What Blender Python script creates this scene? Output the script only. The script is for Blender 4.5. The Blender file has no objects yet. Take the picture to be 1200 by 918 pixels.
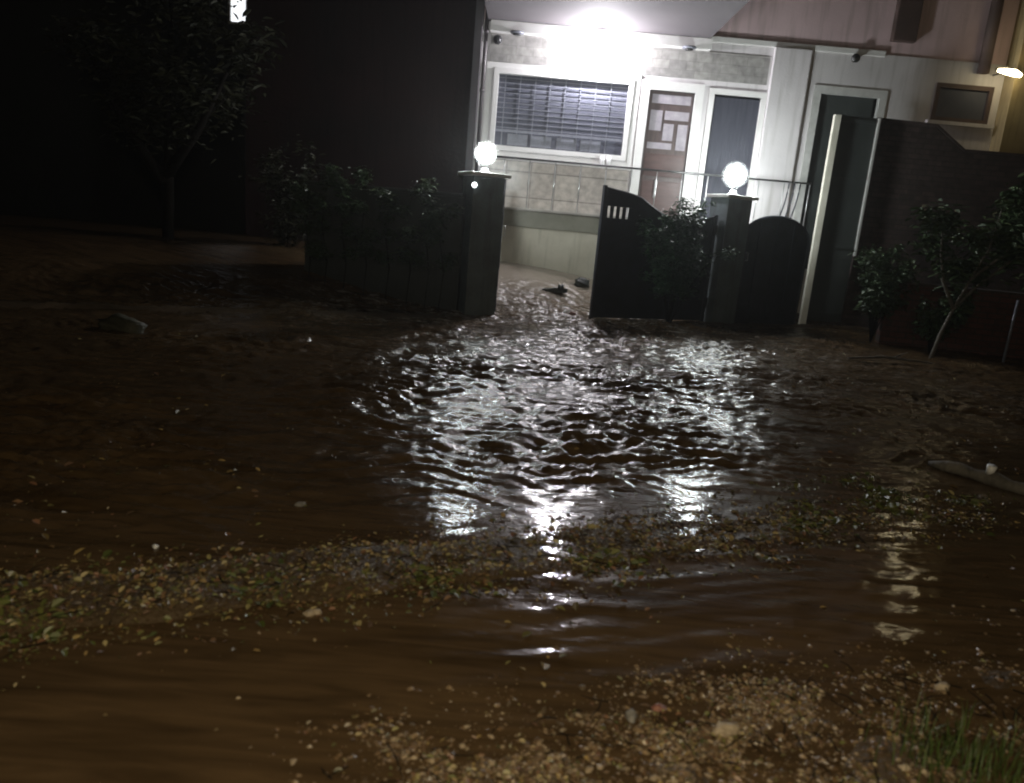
import bpy, bmesh, math, random
import numpy as np
from mathutils import Vector, Matrix
R = math.radians
HAZE = .0020
rnd = random.Random(7)
SC = bpy.context.scene
COL = SC.collection

# ------------------------------------------------------------------ helpers
def link(o, parent=None):
    COL.objects.link(o)
    if parent: o.parent = parent
    return o

def tag(o, label=None, cat=None, group=None, kind=None):
    if label: o['label'] = label
    if cat: o['category'] = cat
    if group: o['group'] = group
    if kind: o['kind'] = kind
    return o

def thing(name, label, cat, loc=(0, 0, 0), rz=0, group=None):
    o = bpy.data.objects.new(name, None); link(o)
    o.empty_display_size = .1
    o.location = loc; o.rotation_euler = (0, 0, rz)
    return tag(o, label, cat, group)

def mesh_obj(name, bm, mat, parent=None, smooth=False, recalc=True):
    if recalc and len(bm.faces): bmesh.ops.recalc_face_normals(bm, faces=bm.faces[:])
    me = bpy.data.meshes.new(name); bm.to_mesh(me); bm.free()
    if mat: me.materials.append(mat)
    if smooth:
        me.polygons.foreach_set('use_smooth', [True] * len(me.polygons))
    return link(bpy.data.objects.new(name, me), parent)

def box(bm, x0, x1, y0, y1, z0, z1, bevel=0.0, mtx=None):
    vs = [bm.verts.new(p) for p in ((x0,y0,z0),(x1,y0,z0),(x1,y1,z0),(x0,y1,z0),(x0,y0,z1),(x1,y0,z1),(x1,y1,z1),(x0,y1,z1))]
    fs = [bm.faces.new([vs[i] for i in q]) for q in ((0,3,2,1),(4,5,6,7),(0,1,5,4),(1,2,6,5),(2,3,7,6),(3,0,4,7))]
    if bevel:
        es = list({e for f in fs for e in f.edges})
        r = bmesh.ops.bevel(bm, geom=es, offset=bevel, segments=2, affect='EDGES', profile=.6)
        vs = list({v for f in r['faces'] for v in f.verts} | {v for v in vs if v.is_valid})
    if mtx is not None:
        bmesh.ops.transform(bm, matrix=mtx, verts=[v for v in vs if v.is_valid])
    return vs

def mbox(*a, **k):
    bm = bmesh.new(); box(bm, *a, **k); return bm

def tube(bm, pts, rads, seg=8, cap=True):
    pts = [Vector(p) for p in pts]
    if not hasattr(rads, '__len__'): rads = [rads] * len(pts)
    rings = []
    up = Vector((0, 0, 1))
    for i, p in enumerate(pts):
        d = (pts[min(i+1, len(pts)-1)] - pts[max(i-1, 0)]).normalized()
        a = d.cross(up)
        if a.length < .05: a = d.cross(Vector((1, 0, 0)))
        a.normalize(); b = a.cross(d).normalized()
        rings.append([bm.verts.new(p + (a*math.cos(t) + b*math.sin(t)) * rads[i]) for t in [2*math.pi*k/seg for k in range(seg)]])
    for r0, r1 in zip(rings, rings[1:]):
        for k in range(seg):
            bm.faces.new((r0[k], r0[(k+1) % seg], r1[(k+1) % seg], r1[k]))
    if cap:
        bm.faces.new(rings[0][::-1]); bm.faces.new(rings[-1])

def lathe(bm, prof, seg=24, c=(0, 0, 0)):
    rings = []
    for r, z in prof:
        rings.append([bm.verts.new((c[0]+r*math.cos(2*math.pi*k/seg), c[1]+r*math.sin(2*math.pi*k/seg), c[2]+z)) for k in range(seg)])
    for r0, r1 in zip(rings, rings[1:]):
        for k in range(seg):
            bm.faces.new((r0[k], r0[(k+1) % seg], r1[(k+1) % seg], r1[k]))
    bm.faces.new(rings[0][::-1]); bm.faces.new(rings[-1])

def prism(bm, pts, y0, y1):
    """polygon in xz extruded along y"""
    a = [bm.verts.new((x, y0, z)) for x, z in pts]; b = [bm.verts.new((x, y1, z)) for x, z in pts]
    bm.faces.new(a); bm.faces.new(b[::-1])
    n = len(pts)
    for i in range(n): bm.faces.new((a[i], b[i], b[(i+1) % n], a[(i+1) % n]))

def holed_wall(x0, x1, z0, z1, y0, y1, holes):
    """wall slab with rectangular openings, real reveals"""
    xs = sorted({x0, x1, *[h[0] for h in holes], *[h[1] for h in holes]})
    zs = sorted({z0, z1, *[h[2] for h in holes], *[h[3] for h in holes]})
    nx, nz = len(xs)-1, len(zs)-1
    solid = [[not any(h[0] <= (xs[i]+xs[i+1])/2 <= h[1] and h[2] <= (zs[j]+zs[j+1])/2 <= h[3] for h in holes) for j in range(nz)] for i in range(nx)]
    bm = bmesh.new()
    def V(x, y, z): return bm.verts.new((x, y, z))
    ok = lambda i, j: 0 <= i < nx and 0 <= j < nz and solid[i][j]
    for i in range(nx):
        for j in range(nz):
            if not solid[i][j]: continue
            a, b, c, d = xs[i], xs[i+1], zs[j], zs[j+1]
            bm.faces.new((V(a,y0,c), V(b,y0,c), V(b,y0,d), V(a,y0,d)))
            bm.faces.new((V(a,y1,c), V(a,y1,d), V(b,y1,d), V(b,y1,c)))
            if not ok(i-1, j): bm.faces.new((V(a,y0,c), V(a,y0,d), V(a,y1,d), V(a,y1,c)))
            if not ok(i+1, j): bm.faces.new((V(b,y0,c), V(b,y1,c), V(b,y1,d), V(b,y0,d)))
            if not ok(i, j-1): bm.faces.new((V(a,y0,c), V(a,y1,c), V(b,y1,c), V(b,y0,c)))
            if not ok(i, j+1): bm.faces.new((V(a,y0,d), V(b,y0,d), V(b,y1,d), V(a,y1,d)))
    bmesh.ops.remove_doubles(bm, verts=bm.verts[:], dist=1e-5)
    return bm

def frame_bm(x0, x1, z0, z1, w, y0, y1, bottom=True):
    """mitred-looking frame; members butt end to end"""
    bm = bmesh.new()
    box(bm, x0, x0+w, y0, y1, z0, z1); box(bm, x1-w, x1, y0, y1, z0, z1)
    box(bm, x0+w, x1-w, y0, y1, z1-w, z1)
    if bottom: box(bm, x0+w, x1-w, y0, y1, z0, z0+w)
    return bm

# ------------------------------------------------------------------ materials
def nodes(name):
    m = bpy.data.materials.new(name); m.use_nodes = True
    nt = m.node_tree; b = nt.nodes['Principled BSDF']
    return m, nt, b

def mat(name, c1, c2=None, rough=.6, scale=6.0, bump=.0, bscale=40.0, metal=0.0, detail=6, spec=.5, stretch=(1, 1, 1), coord='Object', rr=.0, streak=0.0):
    m, nt, b = nodes(name)
    N, L = nt.nodes, nt.links
    tc = N.new('ShaderNodeTexCoord'); mp = N.new('ShaderNodeMapping'); mp.inputs['Scale'].default_value = stretch
    L.new(tc.outputs[coord], mp.inputs['Vector'])
    c2 = c2 or tuple(v*.7 for v in c1)
    n = N.new('ShaderNodeTexNoise'); n.inputs['Scale'].default_value = scale; n.inputs['Detail'].default_value = detail; n.inputs['Roughness'].default_value = .62
    L.new(mp.outputs[0], n.inputs['Vector'])
    r = N.new('ShaderNodeValToRGB'); r.color_ramp.elements[0].position = .32; r.color_ramp.elements[1].position = .68
    r.color_ramp.elements[0].color = (*c1, 1); r.color_ramp.elements[1].color = (*c2, 1)
    L.new(n.outputs['Fac'], r.inputs[0])
    col = r.outputs[0]
    if streak:   # vertical dirt runs, a stain that stays on the surface
        mp2 = N.new('ShaderNodeMapping'); mp2.inputs['Scale'].default_value = (7, 7, .6); L.new(tc.outputs[coord], mp2.inputs['Vector'])
        n2 = N.new('ShaderNodeTexNoise'); n2.inputs['Scale'].default_value = 1.5; n2.inputs['Detail'].default_value = 5; L.new(mp2.outputs[0], n2.inputs['Vector'])
        r2 = N.new('ShaderNodeValToRGB'); r2.color_ramp.elements[0].position = .5; r2.color_ramp.elements[1].position = .75
        r2.color_ramp.elements[0].color = (1, 1, 1, 1); r2.color_ramp.elements[1].color = (1-streak, 1-streak, 1-streak*1.1, 1)
        L.new(n2.outputs['Fac'], r2.inputs[0])
        mx = N.new('ShaderNodeMixRGB'); mx.blend_type = 'MULTIPLY'; mx.inputs[0].default_value = 1
        L.new(col, mx.inputs[1]); L.new(r2.outputs[0], mx.inputs[2]); col = mx.outputs[0]
    L.new(col, b.inputs['Base Color'])
    b.inputs['Roughness'].default_value = rough; b.inputs['Metallic'].default_value = metal
    b.inputs['Specular IOR Level'].default_value = spec
    if rr:
        mr = N.new('ShaderNodeMapRange'); mr.inputs[3].default_value = rough-rr; mr.inputs[4].default_value = rough+rr
        L.new(n.outputs['Fac'], mr.inputs[0]); L.new(mr.outputs[0], b.inputs['Roughness'])
    if bump:
        nb = N.new('ShaderNodeTexNoise'); nb.inputs['Scale'].default_value = bscale; nb.inputs['Detail'].default_value = 5
        L.new(mp.outputs[0], nb.inputs['Vector'])
        bp = N.new('ShaderNodeBump'); bp.inputs['Strength'].default_value = bump; bp.inputs['Distance'].default_value = .02
        L.new(nb.outputs['Fac'], bp.inputs['Height']); L.new(bp.outputs[0], b.inputs['Normal'])
    return m

def brick_mat(name, c1, c2, mortar, bw, bh, rough=.7, bump=.4, msize=.012, off=.5, vary=.0, axis='XZ'):
    m, nt, b = nodes(name)
    N, L = nt.nodes, nt.links
    tc = N.new('ShaderNodeTexCoord'); sp = N.new('ShaderNodeSeparateXYZ'); cb = N.new('ShaderNodeCombineXYZ')
    L.new(tc.outputs['Object'], sp.inputs[0]); L.new(sp.outputs['X'], cb.inputs[0]); L.new(sp.outputs['Z'], cb.inputs[1])
    br = N.new('ShaderNodeTexBrick'); br.offset = off
    br.inputs['Scale'].default_value = 1; br.inputs['Brick Width'].default_value = bw; br.inputs['Row Height'].default_value = bh
    br.inputs['Mortar Size'].default_value = msize; br.inputs['Mortar Smooth'].default_value = .3
    br.inputs['Color1'].default_value = (*c1, 1); br.inputs['Color2'].default_value = (*c2, 1); br.inputs['Mortar'].default_value = (*mortar, 1)
    L.new(cb.outputs[0], br.inputs['Vector'])
    n = N.new('ShaderNodeTexNoise'); n.inputs['Scale'].default_value = 9; n.inputs['Detail'].default_value = 8; L.new(tc.outputs['Object'], n.inputs['Vector'])
    mr = N.new('ShaderNodeMapRange'); mr.inputs[1].default_value = .3; mr.inputs[2].default_value = .7; mr.inputs[3].default_value = .65; mr.inputs[4].default_value = 1.15
    L.new(n.outputs['Fac'], mr.inputs[0])
    mx = N.new('ShaderNodeMixRGB'); mx.blend_type = 'MULTIPLY'; mx.inputs[0].default_value = 1
    L.new(br.outputs['Color'], mx.inputs[1]); L.new(mr.outputs[0], mx.inputs[2]); L.new(mx.outputs[0], b.inputs['Base Color'])
    bp = N.new('ShaderNodeBump'); bp.inputs['Strength'].default_value = bump; bp.inputs['Distance'].default_value = .01
    ad = N.new('ShaderNodeMath'); ad.operation = 'MULTIPLY_ADD'; ad.inputs[1].default_value = .5
    iv = N.new('ShaderNodeMath'); iv.operation = 'SUBTRACT'; iv.inputs[0].default_value = 1; L.new(br.outputs['Fac'], iv.inputs[1])
    L.new(n.outputs['Fac'], ad.inputs[0]); L.new(iv.outputs[0], ad.inputs[2])
    L.new(ad.outputs[0], bp.inputs['Height']); L.new(bp.outputs[0], b.inputs['Normal'])
    b.inputs['Roughness'].default_value = rough
    return m

def emit(name, col, s):
    m, nt, b = nodes(name)
    b.inputs['Base Color'].default_value = (.9, .9, .9, 1)
    b.inputs['Emission Color'].default_value = (*col, 1); b.inputs['Emission Strength'].default_value = s
    return m

def island_mat(name, cols, rough=.5, spec=.5, trans=0.0):
    """colour picked per loose piece"""
    m, nt, b = nodes(name)
    N, L = nt.nodes, nt.links
    g = N.new('ShaderNodeNewGeometry'); r = N.new('ShaderNodeValToRGB'); r.color_ramp.interpolation = 'LINEAR'
    while len(r.color_ramp.elements) < len(cols): r.color_ramp.elements.new(.5)
    for i, c in enumerate(cols):
        e = r.color_ramp.elements[i]; e.position = i/(len(cols)-1); e.color = (*c, 1)
    L.new(g.outputs['Random Per Island'], r.inputs[0]); L.new(r.outputs[0], b.inputs['Base Color'])
    b.inputs['Roughness'].default_value = rough; b.inputs['Specular IOR Level'].default_value = spec
    return m

M = {}
M['white_wall'] = mat('white_wall', (.70, .67, .68), (.60, .575, .585), .7, 1.4, .15, 30, streak=.22)
M['pink_wall'] = mat('pink_wall', (.74, .56, .58), (.64, .48, .50), .8, 1.2, .15, 30, streak=.25)
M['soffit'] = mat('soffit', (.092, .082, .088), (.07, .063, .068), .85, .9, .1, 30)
M['white_paint'] = mat('white_paint', (.80, .79, .78), (.70, .69, .67), .45, 3)
M['plinth'] = mat('plinth', (.55, .52, .43), (.43, .40, .32), .6, 1.8, .1, 20, streak=.3)
M['band'] = mat('band', (.24, .235, .19), (.17, .165, .13), .5, 3, .1, 20)
M['floor_tile'] = mat('floor_tile', (.4, .38, .35), (.3, .28, .26), .4, 3)
M['stone_tile'] = brick_mat('stone_tile', (.36, .35, .33), (.29, .28, .27), (.26, .25, .24), .28, .14, .7, .35, .006, .5)
M['square_tile'] = brick_mat('square_tile', (.50, .46, .42), (.44, .40, .37), (.26, .24, .22), .42, .42, .3, .25, .012, 0)
M['wood'] = mat('dark_wood', (.115, .085, .08), (.07, .052, .05), .45, 3, .2, 25, stretch=(6, 6, .7))
M['red_wood'] = mat('red_wood', (.11, .065, .06), (.07, .045, .042), .4, 3, .2, 25, stretch=(1, 1, 5))
M['frosted'] = mat('frosted_pane', (.42, .39, .42), (.30, .28, .31), .25, 8)
M['curtain'] = mat('curtain', (.058, .060, .082), (.036, .038, .055), .7, 4, .4, 12, stretch=(4, 4, .5))
M['dark_inside'] = mat('dark_inside', (.03, .03, .035), (.02, .02, .024), .8, 3)
M['glass'] = mat('window_glass', (.080, .085, .108), (.11, .115, .145), .16, 2.5, spec=.7)
M['grille'] = mat('grille_steel', (.22, .23, .27), (.15, .16, .19), .4, 12, metal=.2)
M['dark_metal'] = mat('dark_metal', (.030, .032, .044), (.018, .019, .026), .5, 5, .15, 60, rr=.12)
M['gate_metal'] = mat('gate_metal', (.026, .030, .044), (.016, .019, .026), .45, 4, .12, 50, rr=.15)
M['rail_metal'] = mat('rail_metal', (.10, .10, .10), (.05, .05, .05), .35, 10, metal=.6)
M['steel'] = mat('steel', (.5, .5, .5), (.35, .35, .35), .3, 10, metal=.6)
M['pillar'] = mat('pillar_plaster', (.12, .15, .16), (.07, .088, .094), .6, 3.5, .3, 45, streak=.4)
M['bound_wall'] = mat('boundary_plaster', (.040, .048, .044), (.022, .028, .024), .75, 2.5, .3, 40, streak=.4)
M['cap'] = mat('cap_stone', (.62, .62, .60), (.48, .48, .46), .5, 8, .1, 30)
M['post'] = mat('post_paint', (.82, .80, .70), (.62, .60, .50), .45, 5, stretch=(1, 1, .5), streak=.25)
M['panel'] = mat('panel_metal', (.050, .058, .056), (.032, .038, .036), .5, 3, .15, 20, stretch=(1, 1, .4))
M['brick'] = brick_mat('brown_brick', (.085, .058, .052), (.055, .038, .034), (.045, .036, .032), .23, .08, .85, .6, .008)
M['red_brick'] = brick_mat('red_brick', (.12, .045, .035), (.08, .032, .026), (.05, .035, .03), .23, .08, .85, .6, .01)
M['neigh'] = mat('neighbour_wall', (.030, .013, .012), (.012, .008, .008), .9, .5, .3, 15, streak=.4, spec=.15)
M['neigh2'] = mat('far_wall', (.03, .03, .03), (.02, .02, .02), .9, .5, .2, 15)
M['ochre'] = mat('ochre_wall', (.42, .33, .16), (.30, .23, .12), .8, 1.4, .2, 25, streak=.35)
M['pipe'] = mat('pipe_plastic', (.06, .05, .055), (.04, .035, .035), .4, 4)
M['brown_paint'] = mat('brown_paint', (.09, .055, .045), (.06, .038, .032), .7, 4)
M['bark'] = mat('bark', (.17, .155, .13), (.06, .053, .043), .8, 12, .6, 40, stretch=(1, 1, .4))
M['dark_bark'] = mat('dark_bark', (.012, .010, .008), (.008, .007, .006), .9, 12, .6, 40, spec=.08)
M['leaf_g'] = island_mat('leaf_green', [(.025, .045, .018), (.05, .085, .03), (.035, .06, .03), (.075, .10, .04)], .45)
M['leaf_bush'] = island_mat('leaf_bush', [(.012, .038, .014), (.022, .062, .024), (.035, .08, .03)], .4)
M['leaf_y'] = island_mat('leaf_olive', [(.012, .013, .005), (.026, .026, .009), (.016, .018, .006)], .6)
M['litter'] = island_mat('leaf_litter', [(.16, .11, .045), (.06, .075, .025), (.34, .24, .09), (.10, .05, .03), (.14, .15, .045), (.42, .34, .17), (.07, .045, .025), (.22, .11, .06), (.09, .10, .03)], .45)
M['weed'] = island_mat('green_weed', [(.045, .06, .015), (.09, .11, .025), (.14, .14, .04), (.06, .08, .02)], .45)
M['gravel'] = island_mat('gravel', [(.16, .10, .05), (.09, .055, .03), (.26, .18, .10), (.12, .075, .04), (.07, .05, .03), (.38, .30, .20), (.14, .08, .04)], .38, .6)
M['grass'] = island_mat('grass_blade', [(.035, .065, .012), (.06, .10, .02), (.08, .11, .03)], .5)
M['pale_stone'] = mat('pale_stone', (.46, .38, .27), (.28, .22, .15), .5, 25, .5, 60)
M['red_stone'] = mat('red_stone', (.28, .11, .07), (.16, .07, .05), .5, 25, .5, 60)
M['grey_stone'] = mat('grey_stone', (.26, .25, .23), (.15, .14, .13), .5, 25, .5, 60)
M['olive_rock'] = mat('olive_rock', (.06, .06, .035), (.035, .033, .02), .6, 15, .6, 40)
M['rubber'] = mat('black_rubber', (.022, .026, .02), (.012, .014, .011), .5, 14)
M['plastic_w'] = mat('white_plastic', (.8, .8, .8), (.7, .7, .7), .4, 8)
M['black_plastic'] = mat('black_plastic', (.02, .02, .022), (.015, .015, .016), .35, 8)
M['globe'] = emit('lit_globe', (.93, 1, .99), 165)
M['bulb'] = emit('lit_bulb', (.97, .94, 1), 1750)
m, nt, b = nodes('halo_globe_glass'); nt.nodes.remove(b)  # faintly translucent shell, stands in for the glow round a lamp
_t = nt.nodes.new('ShaderNodeBsdfTransparent'); _d = nt.nodes.new('ShaderNodeBsdfTranslucent'); _m = nt.nodes.new('ShaderNodeMixShader'); _m.inputs[0].default_value = .012
nt.links.new(_t.outputs[0], _m.inputs[1]); nt.links.new(_d.outputs[0], _m.inputs[2]); nt.links.new(_m.outputs[0], nt.nodes['Material Output'].inputs['Surface'])
M['halo_glass'] = m
M['tube'] = emit('lit_yellow_lamp', (1, .84, .50), 16)
M['lit_window'] = emit('lit_pane', (.93, .96, 1), 1.3)

# ------------------------------------------------------------------ numpy noise
def _h(ix, iy, s):
    n = (ix.astype(np.int64)*374761393 + iy.astype(np.int64)*668265263 + s*974634777) & 0xffffffff
    n = ((n ^ (n >> 13)) * 1274126177) & 0xffffffff
    return ((n ^ (n >> 16)) & 0xffff) / 65535.0
def perlin(x, y, s=0):
    ix, iy = np.floor(x), np.floor(y); fx, fy = x-ix, y-iy
    u, v = fx*fx*fx*(fx*(fx*6-15)+10), fy*fy*fy*(fy*(fy*6-15)+10)
    def g(dx, dy):
        a = _h(ix+dx, iy+dy, s)*2*np.pi
        return np.cos(a)*(fx-dx) + np.sin(a)*(fy-dy)
    return ((g(0, 0)*(1-u)+g(1, 0)*u)*(1-v) + (g(0, 1)*(1-u)+g(1, 1)*u)*v)*1.5
def sstep(a, b, x):
    t = np.clip((x-a)/(b-a), 0, 1); return t*t*(3-2*t)

A24 = R(24); CA, SA = math.cos(A24), math.sin(A24)
def st(x, y): return x*CA + y*SA, -x*SA + y*CA      # along street, away from the viewer
def xy(s, t): return s*CA - t*SA, s*SA + t*CA

def water_level(x, y):
    """mean surface: flat street, climbing the driveway towards the house"""
    s, t = st(x, y)
    return .63*sstep(9.6, 12.0, t)**1.15

def water_h(x, y):
    s, t = st(x, y)
    wx = x + .25*perlin(x*1.3, y*1.3, 3); wy = y + .25*perlin(x*1.3+9, y*1.3, 4)
    torrent = sstep(3.0, 3.8, t) * (1-.96*sstep(10.5, 11.3, t))
    core = np.exp(-((x-1.0)/2.6)**2)
    lo = perlin(wx*1.4, wy*2.4, 11)*.014
    mid = (1-2*np.abs(perlin(wx*2.3, wy*6.2, 12)))*.015
    m2 = perlin(wx*4.0+2, wy*10.5, 13)*.014
    hi = (1-2*np.abs(perlin(wx*7.0, wy*17, 14)))*.011
    h2 = perlin(x*24, y*34, 15)*.0052
    patch = .60 + .9*np.clip(perlin(x*.7, y*.8, 16)+.3, 0, 1)
    rough = torrent*(.85+.42*core)*patch
    # smooth diagonal flow lines in the near channel
    chan = sstep(1.5, 1.8, t)*(1-sstep(2.9, 3.5, t))
    sw = s + .5*perlin(s*1.1, t*1.5, 21)
    fl = perlin(sw*1.7-t*3.2, t*9+sw*2.2, 22)*.0055 + perlin(sw*5-t*5, t*20+sw*4, 23)*.0036
    right = .45+.35*sstep(-.3, 1.2, x)
    return water_level(x, y) + (lo+mid+m2+hi+h2)*rough*1.12 + fl*chan*right + h2*.16

def ground_h(x, y):
    s, t = st(x, y)
    n = perlin(x*2.2, y*2.2, 31)*.5 + perlin(x*6, y*6, 32)*.25 + perlin(x*15, y*15, 33)*.12
    g = np.full_like(x, -.16)
    verge = sstep(2.3, 2.6, t)*(1-sstep(2.85, 3.15, t))
    g = g + verge*(.188 - .022*sstep(.2, 2.2, s) - .03*sstep(2.2, 3.4, s))
    near = 1-sstep(1.45, 1.95, t+.25*sstep(-.2, -1.0, s*1.0)*0)
    g = g + near*(.160 - .012*sstep(.8, 1.8, s))
    # muddy shoulder along the boundary walls, broken at the driveway
    sh = sstep(8.7, 9.6, t)
    gate = sstep(3.6, 4.1, s)*(1-sstep(5.5, 5.9, s))
    g = g + sh*.20*(1-gate)
    g = g + n*.05*(verge+near+sh*.6+.25)
    yard = .66*sstep(9.8, 12.1, t)
    return np.where(t > 9.6, np.maximum(g*0-.04+yard*1.0, -.1), g)

def grid(name, x0, x1, y0, y1, step, fn, m, z=0.0):
    nx = int(round((x1-x0)/step))+1; ny = int(round((y1-y0)/step))+1
    X, Y = np.meshgrid(np.linspace(x0, x1, nx), np.linspace(y0, y1, ny))
    Z = fn(X, Y) + z
    me = bpy.data.meshes.new(name)
    me.vertices.add(nx*ny); me.vertices.foreach_set('co', np.stack([X, Y, Z], -1).astype(np.float32).ravel())
    i = np.arange((nx-1)*(ny-1)); r, c = i//(nx-1), i % (nx-1); a = r*nx+c
    q = np.stack([a, a+1, a+nx+1, a+nx], -1).astype(np.int32)
    me.loops.add(q.size); me.loops.foreach_set('vertex_index', q.ravel())
    me.polygons.add(len(q)); me.polygons.foreach_set('loop_start', np.arange(0, q.size, 4, dtype=np.int32)); me.polygons.foreach_set('loop_total', np.full(len(q), 4, np.int32))
    me.polygons.foreach_set('use_smooth', np.ones(len(q), bool))
    me.update(); me.validate()
    me.materials.append(m)
    return link(bpy.data.objects.new(name, me))

# ------------------------------------------------------------------ water and ground
def water_material():
    m, nt, b = nodes('muddy_water')
    N, L = nt.nodes, nt.links
    tc = N.new('ShaderNodeTexCoord')
    n = N.new('ShaderNodeTexNoise'); n.inputs['Scale'].default_value = 1.1; n.inputs['Detail'].default_value = 6; n.inputs['Distortion'].default_value = .8
    mp = N.new('ShaderNodeMapping'); mp.inputs['Rotation'].default_value = (0, 0, -A24); mp.inputs['Scale'].default_value = (.45, 3.0, 1)
    L.new(tc.outputs['Object'], mp.inputs[0]); L.new(mp.outputs[0], n.inputs['Vector'])
    r = N.new('ShaderNodeValToRGB'); r.color_ramp.elements[0].position = .3; r.color_ramp.elements[1].position = .72
    r.color_ramp.elements[0].color = (.043, .027, .013, 1); r.color_ramp.elements[1].color = (.100, .063, .031, 1)
    n3 = N.new('ShaderNodeTexNoise'); n3.inputs['Scale'].default_value = 5; n3.inputs['Detail'].default_value = 7; n3.inputs['Distortion'].default_value = 1.4
    mp3 = N.new('ShaderNodeMapping'); mp3.inputs['Rotation'].default_value = (0, 0, -R(42)); mp3.inputs['Scale'].default_value = (.35, 3.2, 1); L.new(tc.outputs['Object'], mp3.inputs[0]); L.new(mp3.outputs[0], n3.inputs['Vector'])
    av = N.new('ShaderNodeMath'); av.operation = 'MULTIPLY_ADD'; av.inputs[1].default_value = .9
    hf = N.new('ShaderNodeMath'); hf.operation = 'MULTIPLY_ADD'; hf.inputs[1].default_value = .55; hf.inputs[2].default_value = -.22
    L.new(n.outputs['Fac'], hf.inputs[0]); L.new(n3.outputs['Fac'], av.inputs[0]); L.new(hf.outputs[0], av.inputs[2])
    L.new(av.outputs[0], r.inputs[0])
    def mask(pts_):
        rr_ = N.new('ShaderNodeValToRGB'); rr_.color_ramp.elements[0].position = 0; e = rr_.color_ramp.elements
        while len(e) < len(pts_): e.new(.5)
        for i_, (a_, v_) in enumerate(pts_): e[i_].position = a_/14; e[i_].color = (v_, v_, v_, 1)
        dv = N.new('ShaderNodeMath'); dv.operation = 'DIVIDE'; dv.inputs[1].default_value = 14
        L.new(sxx.outputs['Y'], dv.inputs[0]); L.new(dv.outputs[0], rr_.inputs[0]); return rr_
    mt0 = N.new('ShaderNodeMapping'); mt0.inputs['Rotation'].default_value = (0, 0, -A24); L.new(tc.outputs['Object'], mt0.inputs[0])
    sxx = N.new('ShaderNodeSeparateXYZ'); L.new(mt0.outputs[0], sxx.inputs[0])
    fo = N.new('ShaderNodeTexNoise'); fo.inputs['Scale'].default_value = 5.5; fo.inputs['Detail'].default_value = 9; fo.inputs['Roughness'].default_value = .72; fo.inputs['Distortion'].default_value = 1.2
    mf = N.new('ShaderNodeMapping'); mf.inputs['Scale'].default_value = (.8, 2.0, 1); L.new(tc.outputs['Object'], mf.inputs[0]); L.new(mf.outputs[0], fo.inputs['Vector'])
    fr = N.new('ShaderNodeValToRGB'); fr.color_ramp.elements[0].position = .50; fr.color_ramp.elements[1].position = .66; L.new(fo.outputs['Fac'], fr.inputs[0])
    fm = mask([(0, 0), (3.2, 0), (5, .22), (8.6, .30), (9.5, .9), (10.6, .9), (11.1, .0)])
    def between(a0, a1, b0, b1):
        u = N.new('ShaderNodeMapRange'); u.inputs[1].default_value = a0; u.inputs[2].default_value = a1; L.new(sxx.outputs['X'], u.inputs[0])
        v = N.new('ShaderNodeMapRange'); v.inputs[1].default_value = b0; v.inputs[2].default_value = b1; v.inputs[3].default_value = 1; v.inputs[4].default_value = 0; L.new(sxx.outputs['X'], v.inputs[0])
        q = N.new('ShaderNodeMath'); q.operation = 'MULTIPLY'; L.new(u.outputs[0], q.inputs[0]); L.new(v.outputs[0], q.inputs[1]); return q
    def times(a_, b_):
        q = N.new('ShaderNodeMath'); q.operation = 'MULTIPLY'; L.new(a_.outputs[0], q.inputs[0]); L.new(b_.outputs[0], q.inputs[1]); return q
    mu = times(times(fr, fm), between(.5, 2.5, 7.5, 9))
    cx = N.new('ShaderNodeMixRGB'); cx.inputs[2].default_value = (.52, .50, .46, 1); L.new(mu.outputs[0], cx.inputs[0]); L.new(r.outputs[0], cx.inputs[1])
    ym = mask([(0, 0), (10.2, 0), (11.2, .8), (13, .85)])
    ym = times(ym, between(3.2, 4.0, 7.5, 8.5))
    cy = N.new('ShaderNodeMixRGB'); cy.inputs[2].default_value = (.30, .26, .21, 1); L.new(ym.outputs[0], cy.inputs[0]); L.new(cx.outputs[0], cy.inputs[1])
    L.new(cy.outputs[0], b.inputs['Base Color'])
    rm = N.new('ShaderNodeMapRange'); rm.inputs[1].default_value = 2.7; rm.inputs[2].default_value = 3.9; rm.inputs[3].default_value = .045; rm.inputs[4].default_value = .20
    L.new(sxx.outputs['Y'], rm.inputs[0]); L.new(rm.outputs[0], b.inputs['Roughness'])
    b.inputs['IOR'].default_value = 1.33
    n1 = N.new('ShaderNodeTexNoise'); n1.inputs['Scale'].default_value = 34; n1.inputs['Detail'].default_value = 4
    mp1 = N.new('ShaderNodeMapping'); mp1.inputs['Scale'].default_value = (.7, 1.2, 1); L.new(tc.outputs['Object'], mp1.inputs[0]); L.new(mp1.outputs[0], n1.inputs['Vector'])
    bp = N.new('ShaderNodeBump'); bp.inputs['Distance'].default_value = .012
    mt = N.new('ShaderNodeMapping'); mt.inputs['Rotation'].default_value = (0, 0, -A24); L.new(tc.outputs['Object'], mt.inputs[0])
    sx = N.new('ShaderNodeSeparateXYZ'); L.new(mt.outputs[0], sx.inputs[0])
    mr = N.new('ShaderNodeMapRange'); mr.inputs[1].default_value = 2.7; mr.inputs[2].default_value = 4.2; mr.inputs[3].default_value = .10; mr.inputs[4].default_value = .62
    L.new(sx.outputs['Y'], mr.inputs[0]); L.new(mr.outputs[0], bp.inputs['Strength'])
    L.new(n1.outputs['Fac'], bp.inputs['Height']); L.new(bp.outputs[0], b.inputs['Normal'])
    return m
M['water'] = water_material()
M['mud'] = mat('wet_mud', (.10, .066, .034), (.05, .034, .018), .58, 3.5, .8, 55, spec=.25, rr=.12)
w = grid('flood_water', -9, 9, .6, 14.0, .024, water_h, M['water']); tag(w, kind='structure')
g = grid('ground', -9, 9, .6, 14.0, .06, ground_h, M['mud']); tag(g, kind='structure')
bm = bmesh.new()
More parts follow.
